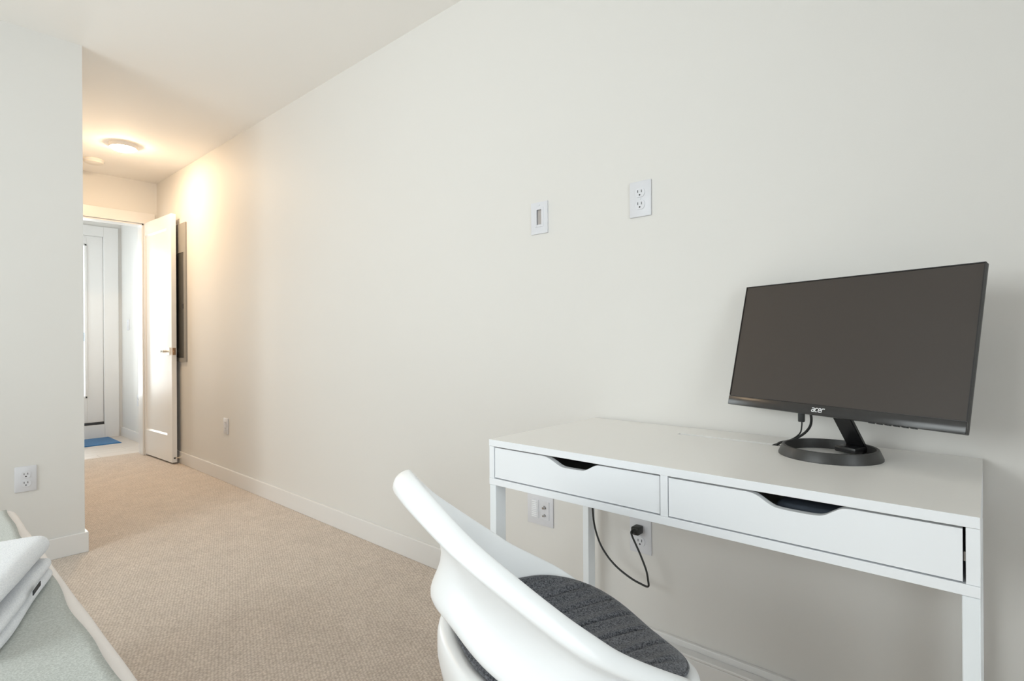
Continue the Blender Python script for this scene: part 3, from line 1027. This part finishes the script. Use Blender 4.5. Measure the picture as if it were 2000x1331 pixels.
for k in range(1, NR + 1):
    f_ = k / NR
    rg = []
    for i in range(NTH):
        th = 2 * PI * i / NTH
        R_ = sup(th, .198, .190, .212, 2.7)
        x_, y_ = f_ * R_ * math.cos(th), f_ * R_ * math.sin(th)
        rg.append(bm.verts.new((x_, y_, pan_z(x_, y_) - .45 + pad_h(x_, y_, f_) + .002)))
    rings.append(rg)
c0 = bm.verts.new((0, 0, pan_z(0, 0) - .45 + pad_h(0, 0, 0) + .002))
for i in range(NTH):
    j = (i + 1) % NTH
    bm.faces.new((c0, rings[0][i], rings[0][j]))
    for k in range(NR - 1):
        bm.faces.new((rings[k][i], rings[k][j], rings[k + 1][j], rings[k + 1][i]))
low = []
for f_ in (1., .8, .5):
    rg = []
    for i in range(NTH):
        th = 2 * PI * i / NTH
        R_ = sup(th, .198, .190, .212, 2.7)
        x_, y_ = f_ * R_ * math.cos(th), f_ * R_ * math.sin(th)
        rg.append(bm.verts.new((x_, y_, pan_z(x_, y_) - .45 + .0015)))
    low.append(rg)
seq = [rings[-1]] + low
for k in range(3):
    for i in range(NTH):
        j = (i + 1) % NTH
        bm.faces.new((seq[k][i], seq[k][j], seq[k + 1][j], seq[k + 1][i]))
bm.faces.new(low[-1])
obj('quilted_top', mesh_from(bm, 'quilted_top', 80), M_PAD, sp)
bm = bmesh.new()
wp = []
for i in range(101):
    th = 2 * PI * i / 100
    R_ = sup(th, .199, .191, .213, 2.7)
    x_, y_ = R_ * math.cos(th), R_ * math.sin(th)
    wp.append((x_, y_, pan_z(x_, y_) - .45 + .0075))
bm_tube(bm, wp, .0026, 8, 2)
obj('piping', mesh_from(bm, 'piping', 60), M_PAD, sp)

# ------------------------------------------------------------------ bed
BZT = .519
bd = thing('bed', 'low bed with white sheet, foot end toward the desk', 'bed', (-.75, 1.38, 0))
BX0, BX1, BY0, BY1 = -1.80, .2395, .60, 2.165


def soft_slab(x, y, z, rad, n, amp, freq, seed):
    """rounded slab with gentle cloth waviness"""
    bm = bmesh.new()
    g = bmesh.ops.create_cube(bm, size=1)
    for v in bm.verts:
        v.co = Vector(((x[0] + x[1]) / 2 + v.co.x * (x[1] - x[0]), (y[0] + y[1]) / 2 + v.co.y * (y[1] - y[0]), (z[0] + z[1]) / 2 + v.co.z * (z[1] - z[0])))
    bmesh.ops.bevel(bm, geom=list(bm.edges), offset=rad, segments=6, affect='EDGES', profile=.5)
    for ax, cnt in ((0, n), (1, n)):
        lo_, hi_ = (x, y)[ax]
        for i in range(1, cnt):
            co = [0, 0, 0]
            no = [0, 0, 0]
            co[ax] = lo_ + (hi_ - lo_) * i / cnt
            no[ax] = 1
            bmesh.ops.bisect_plane(bm, geom=list(bm.verts) + list(bm.edges) + list(bm.faces), plane_co=co, plane_no=no)
    for v in bm.verts:
        d_ = noise.noise_vector((v.co + Vector((seed, 0, 0))) * freq)
        v.co += Vector(d_) * amp
    return bm


bm = soft_slab((BX0, BX1), (BY0, BY1), (.27, BZT), .020, 40, .0022, 6, 3)
obj('mattress', mesh_from(bm, 'mattress', 60, origin=world_of(bd)), M_SHEET, bd)
pbox('base', (BX0 + .01, BX1 - .03), (BY0 + .015, BY1 - .015), (.10, .265), M_SHEET, bd, .01)
for xx in (BX0 + .1, BX1 - .15):
    for yy in (BY0 + .1, BY1 - .15):
        pbox('leg', (xx, xx + .05), (yy, yy + .05), (0, .10), M_BLACK, bd, .004)
pbox('headboard', (BX0 - .07, BX0 - .008), (BY0 - .03, BY1 + .03), (.02, 1.05), M_BLANKET, bd, .02)

# sage throw over the foot of the bed
bm = bmesh.new()
NXB, NYB = 26, 120
bx0, by0, by1 = -.62, BY0 - .006, BY1 + .006


def blanket_pt(u, v):
    y_ = by0 + (by1 - by0) * v
    xe = .2135 + .0028 * math.sin(y_ * 9.0 + .6) + .0022 * math.sin(y_ * 23 + 1.0) + .0015 * noise.noise(Vector((y_ * 14, 3, 0)))
    x_ = bx0 + (xe - bx0) * u
    z_ = BZT + .0055
    z_ += .0025 * noise.noise(Vector((x_ * 7, y_ * 7, 0))) * (1 if u < .999 else .5)
    if u > .90:
        z_ += (u - .90) / .1 * .0025 * (.5 + .5 * math.sin(y_ * 17 + 2.0))
    ed = min(y_ - by0, by1 - y_)
    if ed < .05:
        z_ -= .045 * (1 - ed / .05) ** 2.2
    return Vector((x_, y_, z_))


gridv = [[bm.verts.new(blanket_pt((i / NXB) ** .45, j / NYB)) for i in range(NXB + 1)] for j in range(NYB + 1)]
for j in range(NYB):
    for i in range(NXB):
        bm.faces.new((gridv[j][i], gridv[j][i + 1], gridv[j + 1][i + 1], gridv[j + 1][i]))
# side drops
for jrow, s_ in ((0, -1), (NYB, 1)):
    prev = gridv[jrow]
    for k in range(1, 5):
        cur = [bm.verts.new(Vector((v.co.x, v.co.y + s_ * (.004 + .002 * math.sin(v.co.x * 30)), v.co.z - .055))) for v in prev]
        for i in range(NXB):
            bm.faces.new((prev[i], prev[i + 1], cur[i + 1], cur[i]))
        prev = cur
bl = obj('throw_blanket', mesh_from(bm, 'throw_blanket', 80, origin=(-.2, 1.38, BZT)), M_BLANKET, None, (-.2, 1.38, BZT))
tag(bl, 'sage grey woven blanket spread over the foot of the bed', 'blanket')
sol = bl.modifiers.new('thickness', 'SOLIDIFY')
sol.thickness = .005
sol.offset = 0

# ------------------------------------------------------------------ towels
TK = Vector((.222, 1.462))
e1, e2 = Vector((-.342, -.940)), Vector((-.940, .342))


def towel(label, zbase, length, width, layers, sp_, th_, seed, shift, ang):
    """terry towel folded into layers; local x along the fold, local y across, z up"""
    K = TK + e1 * shift[0] + e2 * shift[1]
    t = thing('folded_towel', label, 'towel', (K.x, K.y, zbase), math.atan2(e1.y, e1.x) + ang, 'folded towels on the bed')
    # local: x = e1 direction; y = e1 rotated +90 = (0.893,-0.45) = -e2  -> width runs to -y
    rad = sp_ / 2
    cl_ = []
    z_ = th_ / 2 + .001
    left = True
    y_open, y_fold = -rad - .006, -width + rad + .006
    for L_ in range(layers):
        ya_, yb_ = (y_fold, y_open) if left else (y_open, y_fold)
        nseg = 14
        for i in range(nseg + 1):
            cl_.append(Vector((ya_ + (yb_ - ya_) * i / nseg, z_)))
        if L_ < layers - 1:
            s_ = 1 if left else -1
            for i in range(1, 6):
                an = -PI / 2 + PI * i / 6
                cl_.append(Vector((yb_ + s_ * rad * math.cos(an) * 1.15, z_ + rad + rad * math.sin(an))))
        z_ += sp_
        left = not left
    # thicken the centre line
    outl, outr = [], []
    for i, p in enumerate(cl_):
        d_ = (cl_[min(i + 1, len(cl_) - 1)] - cl_[max(i - 1, 0)]).normalized()
        n_ = Vector((-d_.y, d_.x)) * th_ / 2
        outl.append(p + n_)
        outr.append(p - n_)
    poly = outl + outr[::-1]
    bm = bmesh.new()
    NX_ = 34
    rings = []
    ztop = z_
    for i in range(NX_ + 1):
        x_ = length * i / NX_
        edge = min(x_, length - x_)
        pinch = 1 - .16 * max(0, 1 - edge / .03) ** 2
        rg = []
        for p in poly:
            v = Vector((x_, p.x, p.y * pinch))
            nz = noise.noise_vector(Vector((x_ * 7 + seed, p.x * 8, p.y * 22)))
            v += Vector(nz) * .0055
            # plan corners rounded off and the pile slumping a little
            cr_ = max(0, 1 - edge / .035) ** 2
            v.y -= .012 * cr_ * (1 + p.x / width)
            v.z -= .004 * cr_
            v.z = max(.0008, v.z)
            rg.append(bm.verts.new(v))
        rings.append(rg)
    n_ = len(poly)
    for i in range(NX_):
        for k in range(n_):
            j = (k + 1) % n_
            bm.faces.new((rings[i][k], rings[i][j], rings[i + 1][j], rings[i + 1][k]))
    bm.faces.new(rings[0])
    bm.faces.new(rings[-1][::-1])
    o = obj('terry_cloth', mesh_from(bm, 'terry_cloth', 80), M_TOWEL, t)
    sb_ = o.modifiers.new('smooth', 'SUBSURF')
    sb_.levels = sb_.render_levels = 1
    return t, ztop


t1, zt1 = towel('white folded towel at the bottom of the towel stack', BZT + .0095, .37, .30, 4, .0110, .0098, 2.0, (0, 0), .0)
t2, zt2 = towel('white folded towel on top of the towel stack', BZT + .0095 + zt1 + .001, .36, .29, 2, .0200, .0185, 9.0, (.004, .004), -.03)
bm = bmesh.new()
bm_box(bm, (.150, .197), (.0078, .0092), (.0330, .0412), .0003)
obj('care_tag', mesh_from(bm, 'care_tag'), M_TAG, t1)['label'] = 'small dark care tag'

# ------------------------------------------------------------------ door mat in the entry
mt = thing('door_mat', 'blue door mat on the entry floor before the glazed door', 'mat', (1.1, 6.77, 0))
pbox('pile', (.72, 1.500), (6.535, 7.00), (0.001, .009), M_MAT, mt, .002)
pbox('edging', (.71, 1.510), (6.525, 7.008), (0.0002, .005), M_MAT, mt, .001)
